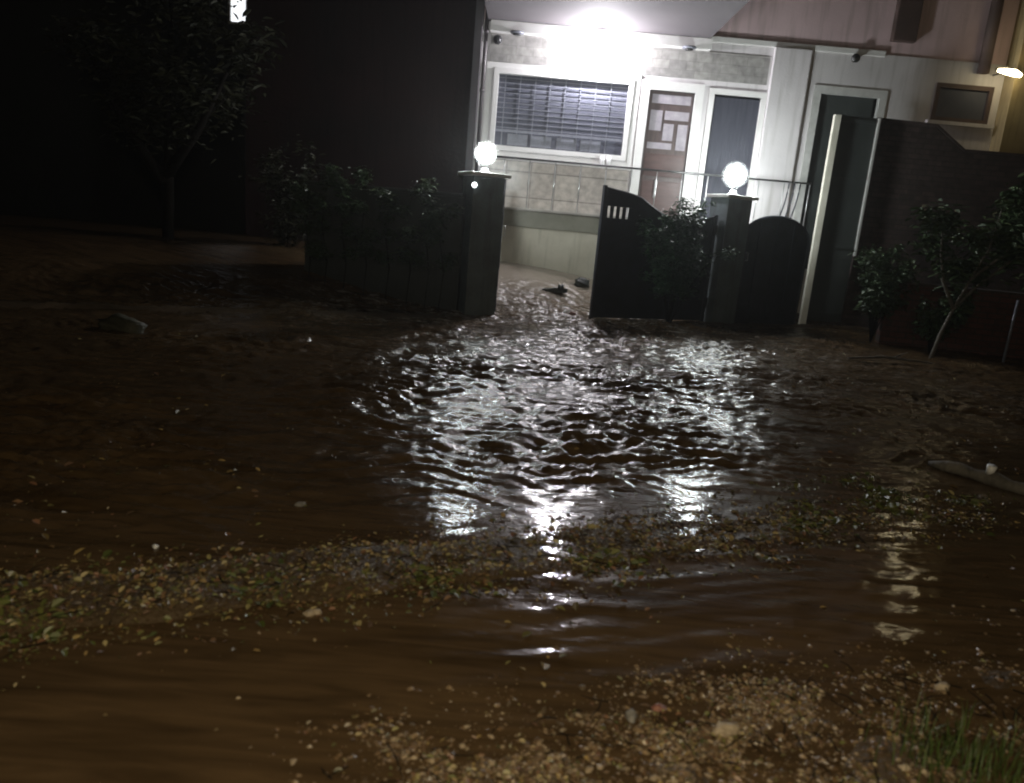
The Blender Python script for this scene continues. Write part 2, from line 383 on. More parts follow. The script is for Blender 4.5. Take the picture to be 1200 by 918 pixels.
vs = [bm.verts.new(p) for p in ((-68, -10, -.30), (68, -10, -.30), (68, 68, -.30), (-68, 68, -.30))]
bm.faces.new(vs)
tag(mesh_obj('terrain', bm, M['mud']), kind='structure')
bm = bmesh.new()      # calm flood beyond the fine sheet
for x0, x1, y0, y1 in ((-60, -9, -2, 60), (9, 60, -2, 60), (-9, 9, 14, 60), (-9, 9, -2, .6)):
    bm.faces.new([bm.verts.new(p) for p in ((x0, y0, -.05), (x1, y0, -.05), (x1, y1, -.05), (x0, y1, -.05))])
tag(mesh_obj('outer_flood_water', bm, M['water']), kind='structure')

# ------------------------------------------------------------------ scatter
def scalar(fn, x, y): return float(fn(np.array([x]), np.array([y]))[0])
def surf(x, y): return max(scalar(ground_h, x, y), scalar(water_h, x, y))

def leaf_quad(bm, p, L_, W_, rz, tilt, roll, curl=.25):
    m = Matrix.Translation(p) @ Matrix.Rotation(rz, 4, 'Z') @ Matrix.Rotation(tilt, 4, 'Y') @ Matrix.Rotation(roll, 4, 'X')
    z = curl*W_
    q = [(0, 0, 0), (L_*.35, W_*.5, z), (L_*.75, W_*.38, z*.8), (L_, 0, 0), (L_*.75, -W_*.38, z*.8), (L_*.35, -W_*.5, z)]
    v = [bm.verts.new(m @ Vector(a)) for a in q]
    bm.faces.new((v[0], v[1], v[2], v[3])); bm.faces.new((v[0], v[3], v[4], v[5]))

def scatter(name, m, n, region, kind, size, dens=None, lift=.0, seed=1):
    r = random.Random(seed); nr = np.random.RandomState(seed)
    S = nr.uniform(region[0], region[1], n*5); T = nr.uniform(region[2], region[3], n*5)
    X, Y = xy(S, T)
    keep = np.ones(len(X), bool)
    if dens is not None: keep = nr.rand(len(X)) < dens(X, Y, S, T)
    X, Y = X[keep][:n], Y[keep][:n]
    Z = np.maximum(ground_h(X, Y), water_h(X, Y))
    bm = bmesh.new()
    for x, y, z in zip(X, Y, Z):
        k = size[0] + (size[1]-size[0])*r.random()**3
        if kind == 'leaf':
            leaf_quad(bm, (x, y, z+lift+r.uniform(-.006, .004)), k, k*r.uniform(.35, .75), r.uniform(0, 6.28), r.uniform(-.45, .25), r.uniform(-.5, .5))
        else:
            ang = r.uniform(0, 6.28); sx, sy, sz = k*r.uniform(.7, 1.3), k*r.uniform(.6, 1), k*r.uniform(.35, .65)
            ca, sa = math.cos(ang), math.sin(ang)
            vv = []
            for (dx, dy, dz) in ((0, 0, 1), (1, 0, .15), (.35, .9, .1), (-.7, .7, .25), (-1, -.1, 0), (-.4, -.9, .2), (.6, -.75, .1)):
                j = r.uniform(.75, 1.25); dx *= j; dy *= j
                vv.append(bm.verts.new((x+(dx*sx*ca-dy*sy*sa)*.5, y+(dx*sx*sa+dy*sy*ca)*.5, z+lift-sz*r.uniform(0, .35)+dz*sz*.6)))
            lo = [bm.verts.new((v.co.x, v.co.y, z-.01)) for v in vv[1:]]
            for i in range(1, 7):
                j = i % 6+1
                bm.faces.new((vv[0], vv[i], vv[j])); bm.faces.new((vv[i], lo[i-1], lo[j-1], vv[j]))
    return tag(mesh_obj(name, bm, m), kind='stuff')

surf_ = surf
def pn(f, s): return lambda x, y: perlin(x*f, y*f, s)
def d_verge(X, Y, S, T):
    mid = np.exp(-((T-2.72-.06*perlin(S*1.2, S*0, 44))/.22)**2)
    return np.clip(mid*(.35+1.1*np.clip(.45+perlin(X*3, Y*5, 41)+perlin(X*10, Y*14, 51)*.9, 0, 1))*(1-.55*sstep(1.6, 3.6, S)), 0, 1)
def d_near(X, Y, S, T):
    e = 1-sstep(1.35, 1.95, T+.12*perlin(S*2.4, T, 45))
    left = sstep(.0, .55, S)
    return np.clip(e*left*(1-.85*sstep(1.65, 2.15, S))*(.15+1.3*np.clip(.2+perlin(X*3.3, Y*4, 42)*1.5+perlin(X*11, Y*12, 52)*.9, 0, 1)), 0, 1)
def d_float(X, Y, S, T):
    return np.clip(np.clip(perlin(X*1.3, Y*2.0, 43)*1.8, 0, 1)*(1-sstep(3.2, 6.5, T)*.8), 0, 1)
scatter('leaf_litter', M['litter'], 30000, (-2.5, 4.2, 2.2, 3.25), 'leaf', (.005, .034), d_verge, seed=2)
scatter('green_weed', M['weed'], 5000, (-2.5, 4.2, 2.3, 3.25), 'leaf', (.010, .050), lambda X, Y, S, T: d_verge(X, Y, S, T)*np.clip(perlin(X*2.2, Y*2.2, 47)*2.4, 0, 1), .004, seed=3)
scatter('gravel', M['gravel'], 20000, (-.2, 3.6, 1.05, 2.0), 'stone', (.004, .030), d_near, seed=4)
scatter('leaf_litter', M['litter'], 8000, (-.2, 3.6, 1.05, 2.05), 'leaf', (.005, .024), d_near, .004, seed=5)
scatter('floating_debris', M['litter'], 3600, (-6, 8, 1.9, 8.6), 'leaf', (.012, .055), d_float, .002, seed=6)
scatter('green_weed', M['weed'], 1300, (3.0, 4.7, 2.6, 3.3), 'leaf', (.015, .060), lambda X, Y, S, T: np.clip(.1+perlin(X*3, Y*3, 48)*2.0, 0, 1)*np.exp(-((T-2.95)/.25)**2)*np.exp(-((S-3.6)/.6)**2), .004, seed=8)

r = random.Random(77); bm = bmesh.new()
for i in range(420):
    if i % 3: S_, T_ = r.uniform(-2.2, 3.2), r.gauss(2.72, .13)
    else: S_, T_ = r.uniform(.2, 2.6), r.uniform(1.15, 1.75)
    x, y = xy(S_, T_); a = r.uniform(0, 6.28); l = r.uniform(.03, .14); z = surf_(x, y)+.004
    k = r.uniform(-.3, .3)
    tube(bm, [(x, y, z), (x+l*.5*math.cos(a), y+l*.5*math.sin(a), z+r.uniform(0, .01)), (x+l*math.cos(a+k), y+l*math.sin(a+k), z)], [.0022, .0018, .001], 4)
tag(mesh_obj('twigs', bm, M['dark_bark']), kind='stuff')

def stone(name, label, x, y, size, m, rz=0, seed=1, cat='stone', lift=.0, group=None):
    bm = bmesh.new(); bmesh.ops.create_icosphere(bm, subdivisions=3, radius=1)
    for v in bm.verts:
        c = v.co
        n = .22*math.sin(3.1*c.x+seed)*math.cos(2.7*c.y+seed*2)+.12*math.sin(7*c.z+seed*3+4*c.x)+.06*math.sin(13*c.y+9*c.x+seed)
        v.co = Vector((c.x*size[0], c.y*size[1], c.z*size[2]))*(1+n)
    o = mesh_obj(name, bm, m, smooth=True)
    o.location = (x, y, surf(x, y)+size[2]*.25+lift); o.rotation_euler = (0, 0, rz)
    return tag(o, label, cat, group)

stone('stone', 'long pale stone at the right end of the gravel', 1.50, 2.28, (.030, .016, .014), M['pale_stone'], .6, 1)
stone('stone', 'biggest pale yellowish stone in the middle of the gravel', .70, 1.95, (.038, .022, .020), M['pale_stone'], .2, 2)
stone('stone', 'reddish flat stone in the gravel left of the biggest pale stone', .52, 2.03, (.024, .018, .012), M['red_stone'], .4, 3)
stone('stone', 'rounded grey stone at the gravel edge close to the brown channel', .43, 1.98, (.022, .018, .015), M['grey_stone'], 1.0, 4)
stone('stone', 'small pale stone nearest the grass tuft in the corner', 1.17, 1.85, (.020, .013, .011), M['pale_stone'], .1, 5)
stone('stone', 'pale knobbly stone at the lower edge of the leaf verge', -.62, 2.40, (.030, .017, .012), M['pale_stone'], .2, 6)
stone('stone', 'small white stone glinting on the far edge of the leaf verge', -1.35, 2.79, (.012, .010, .010), M['plastic_w'], 0, 7)
stone('stone', 'pale stone poking out of the water left of the leaf verge top', -.93, 3.33, (.022, .016, .016), M['grey_stone'], .3, 8)
stone('rock', 'olive weathered rock far out in the dark water at left', -3.75, 7.2, (.22, .14, .10), M['olive_rock'], .2, 9, 'rock')

# washed-up log with a pale knot
lg = thing('log', 'pale grey driftwood log with a white stub lying at the right edge', 'log', (0, 0, 0))
bm = bmesh.new()
tube(bm, [(2.80, 4.92, .025), (2.86, 4.85, .035), (2.92, 4.78, .045), (2.99, 4.71, .034), (3.06, 4.62, .04), (3.12, 4.55, .028), (3.2, 4.45, .035), (3.42, 4.22, .01)], [.014, .036, .043, .036, .05, .036, .042, .03], 12)
mesh_obj('trunk', bm, M['bark'], lg, True)
bm = bmesh.new(); tube(bm, [(3.03, 4.64, .07), (3.03, 4.63, .125)], [.022, .03], 10)
mesh_obj('branch_stub', bm, M['plastic_w'], lg, True)
# twig debris on the water at right
bm = bmesh.new()
tube(bm, [(4.0, 9.2, .05), (4.5, 9.35, .08), (5.1, 9.3, .06)], [.012, .02, .01], 6); tube(bm, [(4.6, 9.33, .08), (4.85, 9.5, .14)], [.012, .006], 6)
tag(mesh_obj('branch', bm, M['bark']), 'bare fallen branch on the mud in front of the shrubs', 'branch')

# corner grass
bm = bmesh.new(); r = random.Random(5)
for i in range(380):
    x = r.gauss(1.36, .13); y = r.gauss(1.86, .10)
    if x < 1.08: continue
    z = surf(x, y)-.01; h = r.uniform(.04, .15); a = r.uniform(0, 6.28); l = r.uniform(.01, .07); w_ = r.uniform(.0010, .0022)
    dx, dy = math.cos(a), math.sin(a)
    p = [(x, y, z), (x+dx*l*.35, y+dy*l*.35, z+h*.6), (x+dx*l, y+dy*l, z+h)]
    a0 = bm.verts.new((p[0][0]-dy*w_, p[0][1]+dx*w_, p[0][2])); a1 = bm.verts.new((p[0][0]+dy*w_, p[0][1]-dx*w_, p[0][2]))
    b0 = bm.verts.new((p[1][0]-dy*w_*.8, p[1][1]+dx*w_*.8, p[1][2])); b1 = bm.verts.new((p[1][0]+dy*w_*.8, p[1][1]-dx*w_*.8, p[1][2]))
    c = bm.verts.new(p[2])
    bm.faces.new((a0, a1, b1, b0)); bm.faces.new((b0, b1, c))
tag(mesh_obj('grass', bm, M['grass']), 'bright green grass tuft in the lower right corner', 'grass', kind='stuff')

# ------------------------------------------------------------------ plants
def plant(name, label, cat, base, stems, leaf_n, leaf_size, leafm, barkm, spread, group=None, seed=1, stem_r=.012, crown='crown', trunk='stem', droop=.3):
    r = random.Random(seed)
    t = thing(name, label, cat, base, 0, group)
    bm = bmesh.new(); tips = []
    for s in stems:
        pts = [Vector(p) for p in s]
        n = len(pts); rr = [stem_r*(1-.75*i/(n-1)) for i in range(n)]
        tube(bm, pts, rr, 7)
        for k in range(2, 6):
            f = k/5*(n-1); i = min(int(f), n-2); p = pts[i].lerp(pts[i+1], f-i)
            d = Vector((r.uniform(-1, 1), r.uniform(-1, 1), r.uniform(.1, .9))).normalized()*r.uniform(.5, 1)*spread
            tube(bm, [p, p+d*.5+Vector((0, 0, .02)), p+d], [rr[i]*.5, rr[i]*.35, rr[i]*.15], 5)
            tips.append((p, p+d))
    mesh_obj(trunk, bm, barkm, t, True)
    bm = bmesh.new()
    for i in range(leaf_n):
        a, b = r.choice(tips); p = a.lerp(b, r.uniform(.25, 1.12))
        c = .35*spread
        p = p + Vector((r.gauss(0, c*.55), r.gauss(0, c*.55), r.gauss(0, c*.5)))
        L_ = leaf_size*r.uniform(.6, 1.3)
        leaf_quad(bm, p, L_, L_*.45, r.uniform(0, 6.28), r.uniform(-.2, 1)*droop*2, r.uniform(-.6, .6))
    mesh_obj(crown, bm, leafm, t)
    return t

def stems(n, h, lean, seed, y=0):
    r = random.Random(seed); out = []
    for i in range(n):
        a = r.uniform(0, 6.28); l = lean*r.uniform(.2, 1)
        hh = h*r.uniform(.6, 1)
        out.append([(0, 0, 0), (math.cos(a)*l*.3, math.sin(a)*l*.3, hh*.4), (math.cos(a)*l*.7, math.sin(a)*l*.7, hh*.75), (math.cos(a)*l, math.sin(a)*l, hh)])
    return out

plant('shrub', 'dense dark leafy shrub left of the brown brick wall foot, beside the pale post', 'shrub', (5.15, 11.2, .02), stems(14, 1.25, .40, 3), 3400, .085, M['leaf_g'], M['dark_bark'], .28, 'shrubs along the boundary', 3)
plant('shrub', 'low spreading shrub between the tall dense shrub and the small tree', 'shrub', (5.75, 10.7, .02), stems(9, .65, .40, 4), 1500, .075, M['leaf_g'], M['dark_bark'], .22, 'shrubs along the boundary', 4)
plant('small_tree', 'small tree with large leaves and a pale leaning trunk at right', 'tree', (5.5, 10.15, -.02),
      [[(0, 0, 0), (.06, 0, .35), (.16, 0, .7), (.3, 0, 1.1), (.45, 0, 1.5), (.5, 0, 2.0)], [(.16, 0, .7), (.45, .1, 1.0), (.8, .1, 1.35), (1.1, .1, 1.7)], [(.16, 0, .7), (0, .1, 1.05), (-.15, 0, 1.4), (-.2, 0, 1.7)], [(.3, 0, 1.1), (.65, -.1, 1.5), (.9, -.1, 1.95)]],
      2600, .13, M['leaf_g'], M['bark'], .42, seed=6, stem_r=.028, trunk='trunk')
plant('bush', 'dark green bush filling the space between the gate leaf and the right pillar', 'bush', (2.22, 11.35, -.05), stems(26, 1.75, .52, 9), 10000, .075, M['leaf_bush'], M['dark_bark'], .26, seed=9)
plant('hedge', 'dark overgrown hedge against the boundary wall left of the pillar', 'hedge', (-1.95, 10.45, -.05),
      [[(x, y, 0), (x+.05, y-.03, .6), (x-.04, y, 1.1), (x+.02, y-.02, h)] for x, y, h in ((-1.0, .14, 1.45), (-.75, .05, 1.6), (-.5, .1, 1.5), (-.2, 0, 1.65), (.1, .03, 1.5), (.4, -.05, 1.6), (.65, -.02, 1.45), (.85, -.1, 1.35))],
      7500, .065, M['leaf_g'], M['dark_bark'], .26, seed=19)
plant('shrub', 'creeper leaves spilling over the arched gate by the pale post', 'shrub', (4.3, 12.75, .3), stems(5, 1.2, .2, 12), 260, .06, M['leaf_g'], M['dark_bark'], .16, seed=12)
plant('tree', 'tall olive tree in the dark garden at far left', 'tree', (-5.3, 11.5, 0),
      [[(0, 0, 0), (.05, 0, 1.2), (.0, .1, 2.3), (.1, 0, 3.4), (.15, 0, 4.6)], [(0, 0, 1.5), (.5, 0, 2.2), (.9, 0, 3.0)], [(0, 0, 1.4), (-.6, 0, 2.2), (-1.1, .1, 3.1)], [(.1, 0, 3.0), (.5, 0, 3.6), (.6, 0, 4.3)]],
      4200, .15, M['leaf_y'], M['dark_bark'], .95, seed=14, stem_r=.09, trunk='trunk')
plant('shrub', 'dim shrub at the foot of the reddish neighbour wall', 'shrub', (-3.6, 11.8, 0), stems(9, 1.9, .6, 21), 1300, .11, M['leaf_y'], M['dark_bark'], .4, seed=21)
plant('tree', 'dark leafy tree behind the small tree at the right edge', 'tree', (7.9, 11.6, 0),
      [[(0, 0, 0), (-.05, 0, .9), (0, .1, 1.6), (-.1, 0, 2.3)], [(0, 0, 1.0), (-.5, 0, 1.5), (-.8, 0, 2.0)], [(0, 0, 1.0), (.4, 0, 1.7), (.6, 0, 2.4)]],
      2600, .12, M['leaf_g'], M['dark_bark'], .65, seed=31, stem_r=.05, trunk='trunk')

# ------------------------------------------------------------------ the house
YF = 13.5
H = thing('house', 'white two storey house with lit porch and tiled front behind the gate', 'house', (0, YF, 0))
def hp(name, bm, m, parent=None, smooth=False):
    """parts are modelled in world coordinates and shifted under the house"""
    bmesh.ops.translate(bm, verts=bm.verts[:], vec=(0, -YF, 0))
    return mesh_obj(name, bm, m, parent or H, smooth)
win = (-.74, 1.56, 2.42, 3.70); d1 = (1.76, 2.66, 1.5, 3.66); d2 = (2.86, 3.72, 1.5, 3.64); d3 = (4.56, 5.66, .9, 3.83); sw = (6.48, 7.42, 3.48, 4.07)
hp('wall', holed_wall(-.98, 7.55, 0, 4.42, YF, YF+.25, [win, d1, d2, d3, sw]), M['white_wall'])
hp('upper_wall', mbox(-.98, 7.55, YF+.03, YF+.28, 4.42, 8.5), M['pink_wall'])
hp('ledge', mbox(2.72, 5.56, YF-.03, YF+.03, 4.38, 4.47, .01), M['white_paint'])
hp('beam', mbox(-.86, 2.72, YF-.16, YF-.002, 4.235, 4.40, .01), M['white_paint'])
# balcony slab over the porch, seen from below
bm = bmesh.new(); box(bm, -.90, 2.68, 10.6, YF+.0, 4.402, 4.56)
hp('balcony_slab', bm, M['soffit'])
hp('balcony_parapet', mbox(-.90, 2.68, 10.6, 10.72, 4.562, 5.5), M['white_wall'])
hp('wall_tiling', mbox(-.84, 3.72, YF-.016, YF-.002, 3.80, 4.233), M['stone_tile'])
hp('tile_panel', mbox(-.84, 1.64, YF-.018, YF-.002, 1.502, 2.32), M['square_tile'])
hp('column', mbox(3.76, 4.36, YF-.09, YF-.002, 1.502, 4.378, .015), M['white_wall'])
hp('interior_wall', mbox(-.9, 7.5, YF+1.3, YF+1.4, 0, 4.4), M['dark_inside'])
# porch
pf = hp('porch', mbox(-.95, 4.50, 12.82, YF-.002, .0, 1.20), M['plinth'])
hp('porch_band', mbox(-.97, 4.52, 12.80, YF-.002, 1.202, 1.46), M['band'])
hp('porch_floor', mbox(-.99, 4.54, 12.77, YF-.002, 1.462, 1.50, .006), M['floor_tile'])
# window
wf = hp('window', frame_bm(win[0], win[1], win[2], win[3], .075, YF-.05, YF+.08), M['white_paint']); wf['label'] = 'wide barred front window with pale double frame'
hp('frame', frame_bm(win[0]-.13, win[1]+.10, win[2]-.11, win[3]+.09, .085, YF-.03, YF-.002), M['white_paint'], wf)
hp('pane', mbox(win[0]+.076, win[1]-.076, YF+.05, YF+.056, win[2]+.076, win[3]-.076), M['glass'], wf)
bm = bmesh.new()
for i in range(11):
    z = 3.57 - i*.078
    box(bm, win[0]+.08, win[1]-.08, YF+.012, YF+.022, z-.006, z+.006)
for k, x in enumerate((-.55, -.30, -.05, .20, .45, .70, .95, 1.20)): box(bm, x-.007, x+.007, YF+.024, YF+.036, win[2]+.08, win[3]-.08)
box(bm, win[0]+.08, win[1]-.08, YF-.012, YF+.010, 2.72, 2.76)
hp('grille', bm, M['grille'], wf)
for x in (-.28, .12, .55, .95): hp('lower_pane', mbox(x-.17, x+.17, YF+.038, YF+.048, 2.52, 2.70), M['grille'], wf)
hp('window_sill', mbox(win[0]-.16, win[1]+.13, YF-.13, YF-.032, win[2]-.155, win[2]-.112, .008), M['white_paint'], wf)
# front door with glazed upper half
dr = hp('door', mbox(d1[0]+.09, d1[1]-.09, YF+.02, YF+.06, 1.502, 3.57), M['wood']); dr['label'] = 'dark wooden front door with frosted panes'
for a in ((1.89, 2.53, 3.38, 3.52), (2.13, 2.53, 3.13, 3.27), (1.89, 2.09, 2.95, 3.27), (1.89, 2.30, 2.66, 2.76), (2.37, 2.53, 2.66, 3.07), (2.13, 2.30, 2.80, 3.07)):
    hp('pane', mbox(a[0], a[1], YF+.008, YF+.018, a[2], a[3]), M['frosted'], dr)
hp('lower_panel', mbox(1.88, 2.54, YF+.006, YF+.018, 2.22, 2.58, .008), M['red_wood'], dr)
hp('lower_panel', mbox(1.88, 2.54, YF+.006, YF+.018, 1.60, 2.14, .008), M['red_wood'], dr)
hp('handle', mbox(2.09, 2.13, YF-.035, YF+.004, 1.86, 2.16, .01), M['steel'], dr)
hp('door_frame', frame_bm(d1[0]-.07, d1[1]+.06, 1.502, d1[3]+.06, .14, YF-.04, YF+.005, False), M['white_paint'])
d2f = hp('door', mbox(d2[0]+.08, d2[1]-.002, YF+.08, YF+.10, 1.502, d2[3]-.07), M['curtain']); d2f['label'] = 'dark blue curtained doorway right of the wooden door'
hp('door_frame', frame_bm(d2[0]-.05, d2[1]+.03, 1.502, d2[3]+.04, .085, YF-.045, YF+.01, False), M['white_paint'])
d3f = hp('door', mbox(d3[0]+.1, d3[1]-.1, YF+.12, YF+.15, .9, d3[3]-.08), M['panel']); d3f['label'] = 'dark side door partly hidden by the brown wall'
hp('door_frame', frame_bm(d3[0]-.05, d3[1]+.05, .9, d3[3]+.04, .12, YF-.03, YF+.06, False), M['cap'])
# small window at right
w2 = hp('window', frame_bm(sw[0], sw[1], sw[2], sw[3], .07, YF-.02, YF+.06), M['brown_paint']); w2['label'] = 'small dark window with brown frame'
hp('pane', mbox(sw[0]+.071, sw[1]-.071, YF+.03, YF+.036, sw[2]+.071, sw[3]-.071), M['glass'], w2)
hp('window_sill', mbox(sw[0]-.08, sw[1]+.08, YF-.10, YF-.022, sw[2]-.06, sw[2]-.002), M['white_wall'], w2)
hp('side_wall', mbox(7.552, 8.15, YF-.30, YF+.25, 0, 6.5), M['ochre'])
hp('corner_trim', mbox(-1.10, -.982, YF-.25, YF+.2, 0, 6.5), M['soffit'])
bm = bmesh.new(); tube(bm, [(-.92, YF-.10, 6.4), (-.92, YF-.10, 1.52)], .032, 10)
for z in (2.2, 3.3, 4.2): tube(bm, [(-.92, YF-.10, z), (-.92, YF-.10, z+.05)], .042, 10)
hp('downpipe', bm, M['pipe'], None, True)
hp('bracket', mbox(5.60, 5.98, YF-.10, YF+.028, 4.62, 5.6, .02), M['brown_paint'])
bm = bmesh.new(); tube(bm, [(7.15, YF-.07, 6.4), (7.15, YF-.07, 4.25)], .09, 12)
hp('downpipe', bm, M['brown_paint'], None, True)

# porch railing
rl = thing('porch_railing', 'thin dark porch railing with slim posts in front of the tiled wall', 'railing', (0, 12.86, 1.5))
def rp(name, bm, m):
    bmesh.ops.translate(bm, verts=bm.verts[:], vec=(0, -12.86, -1.5)); return mesh_obj(name, bm, m, rl, True)
bm = bmesh.new(); tube(bm, [(-.9, 12.86, 2.27), (4.5, 12.86, 2.27)], .016, 8); rp('rail', bm, M['rail_metal'])
for i in range(14):
    bm = bmesh.new(); x = -.85+i*.41; tube(bm, [(x, 12.86, 1.50), (x, 12.86, 2.25)], .009, 6); rp('post', bm, M['steel'])
bm = bmesh.new()
for dx in (0, .09, .18):
    pts = [(4.02+dx+.16*math.sin(t*1.4)*(1-t*.2), 12.86, 1.52+.73*t) for t in [k/10 for k in range(11)]]
    tube(bm, pts, .012, 6)
rp('scroll', bm, M['dark_metal'])

# lamps and small fittings on the house
pl = thing('porch_lamp', 'very bright white porch lamp under the beam above the window', 'lamp', (.92, YF-.28, 3.93))
bm = bmesh.new(); lathe(bm, [(.012, .085), (.045, .06), (.062, .02), (.06, -.02), (.04, -.055), (.01, -.07)], 20); mesh_obj('bulb', bm, M['bulb'], pl, True)
bm = bmesh.new(); lathe(bm, [(.035, .09), (.040, .10), (.040, .13), (.02, .15)], 20); tube(bm, [(0, 0, .14), (0, .06, .2), (0, .26, .2)], .014, 8)
mesh_obj('lamp_holder', bm, M['plastic_w'], pl, True)
def fitting(label, x, z):
    t = thing('ceiling_spotlight', label, 'spotlight', (x, YF-.22, z))
    bm = bmesh.new(); lathe(bm, [(.02, .0), (.10, .0), (.115, .012), (.11, .03), (.03, .034)], 20); mesh_obj('housing', bm, M['grille'], t, True)
    bm = bmesh.new(); lathe(bm, [(.015, -.022), (.06, -.02), (.065, -.001), (.03, -.001)], 16); mesh_obj('lens', bm, M['black_plastic'], t, True)
fitting('unlit round spotlight at the pipe end of the white beam', -.42, 4.262-.06)
fitting('unlit round spotlight near the curtained doorway end of the white beam', 2.35, 4.262-.06)
cm = thing('security_camera', 'small black round camera at the top left of the porch wall', 'camera', (-.73, YF-.09, 4.12))
bm = bmesh.new(); bmesh.ops.create_uvsphere(bm, u_segments=16, v_segments=10, radius=.075); mesh_obj('dome', bm, M['black_plastic'], cm, True)
bm = bmesh.new(); tube(bm, [(0, .0, 0), (0, .07, 0)], [.05, .06], 14); mesh_obj('mount', bm, M['grille'], cm, True)
bl = thing('bracket_light', 'small unlit dark light on the wall above the side door', 'wall light', (5.05, YF-.12, 4.30))
bm = bmesh.new(); tube(bm, [(0, -.02, 0), (0, .06, .0)], [.07, .05], 14); mesh_obj('shade', bm, M['rail_metal'], bl, True)
bm = bmesh.new(); tube(bm, [(0, .06, 0), (0, .085, .0)], .02, 10); mesh_obj('arm', bm, M['rail_metal'], bl, True)
yl = thing('wall_lamp', 'lit yellowish wall lamp at the upper right above the ochre wall', 'lamp', (7.36, YF-.48, 4.21))
bm = bmesh.new(); tube(bm, [(-.20, 0, .02), (-.08, -.01, .01), (.06, 0, 0), (.17, 0, -.03)], [.025, .045, .055, .03], 12); mesh_obj('tube', bm, M['tube'], yl, True)
bm = bmesh.new(); box(bm, -.2, .2, .06, .09, .02, .07, .005); tube(bm, [(0, .09, .04), (0, .475, .04)], .015, 8); mesh_obj('fixture', bm, M['rail_metal'], yl)
for i, x in enumerate((1.17, 1.275)):
    c = thing('cup', ('left of two small white cups on the window sill', 'right of two small white cups on the window sill')[i], 'cup', (x, YF-.085, win[2]-.112))
    bm = bmesh.new(); lathe(bm, [(.030, 0), (.036, .03), (.040, .15), (.036, .152), (.028, .02)], 16); mesh_obj('body', bm, M['plastic_w'], c, True)

# ------------------------------------------------------------------ gate, pillars, boundary
def pillar(label, x, y, z0, wd, h, g=None):
    t = thing('gate_pillar', label, 'pillar', (x, y, z0), A24, g)
    bm = mbox(-wd/2, wd/2, -wd/2, wd/2, 0, h, .012); mesh_obj('shaft', bm, M['pillar'], t)
    bm = mbox(-wd/2-.06, wd/2+.06, -wd/2-.06, wd/2+.06, h+.002, h+.05, .012); mesh_obj('cap', bm, M['cap'], t)
    return t
def globe(label, x, y, z, r0):
    t = thing('pillar_lamp', label, 'lamp', (x, y, z), 0, 'globe lamps on the gate pillars')
    bm = bmesh.new(); bmesh.ops.create_icosphere(bm, subdivisions=3, radius=r0*1.0); bmesh.ops.translate(bm, verts=bm.verts[:], vec=(0, 0, r0*1.5+.036)); mesh_obj('globe', bm, M['halo_glass'], t, True)  # outer shell added to give the bulb a soft halo
    inner = .85
    for v in t.children[0].data.vertices: v.co = Vector((v.co.x*1.12, v.co.y*1.12, (v.co.z-r0*1.5-.036)*1.12+r0*1.5+.036))
    bm = bmesh.new(); bmesh.ops.create_icosphere(bm, subdivisions=3, radius=r0*inner); bmesh.ops.translate(bm, verts=bm.verts[:], vec=(0, 0, r0*1.5+.036)); mesh_obj('bulb', bm, M['globe'], t, True)
    bm = bmesh.new(); lathe(bm, [(.085, .002), (.085, .02), (.05, .035), (.05, r0*.42)], 18); mesh_obj('base', bm, M['steel'], t, True)
pillar('plastered gate pillar at the left wall with flat pale cap and lamp', -.62, 10.62, -.2, .44, 2.04, 'plastered gate pillars')
pillar('plastered gate pillar beside the arched gate with flat pale cap and lamp', 3.08, 12.12, -.2, .44, 2.10, 'plastered gate pillars')
globe('lit white globe lamp on the pillar at the left wall', -.62, 10.62, 1.892, .145)
globe('lit white globe lamp on the pillar beside the arched gate', 3.08, 12.12, 1.952, .175)
# small second fitting just below the cap of the left pillar
sf = thing('spot_fitting', 'small lit fitting on the face of the left pillar just under its cap', 'lamp', (-.72, 10.33, 1.72))
bm = bmesh.new(); bmesh.ops.create_icosphere(bm, subdivisions=2, radius=.035); mesh_obj('bulb', bm, emit('lit_small_bulb', (.95, 1, 1), 5), sf, True)
bm = bmesh.new(); tube(bm, [(0, .03, 0), (0, .10, 0)], [.04, .045], 12); mesh_obj('holder', bm, M['steel'], sf, True)

# boundary wall left
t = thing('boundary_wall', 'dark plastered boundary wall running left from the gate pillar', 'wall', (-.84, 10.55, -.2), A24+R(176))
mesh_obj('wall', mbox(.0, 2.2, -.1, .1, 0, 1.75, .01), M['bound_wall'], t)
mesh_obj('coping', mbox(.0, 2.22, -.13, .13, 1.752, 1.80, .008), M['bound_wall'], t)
t.rotation_euler = (0, 0, R(172))

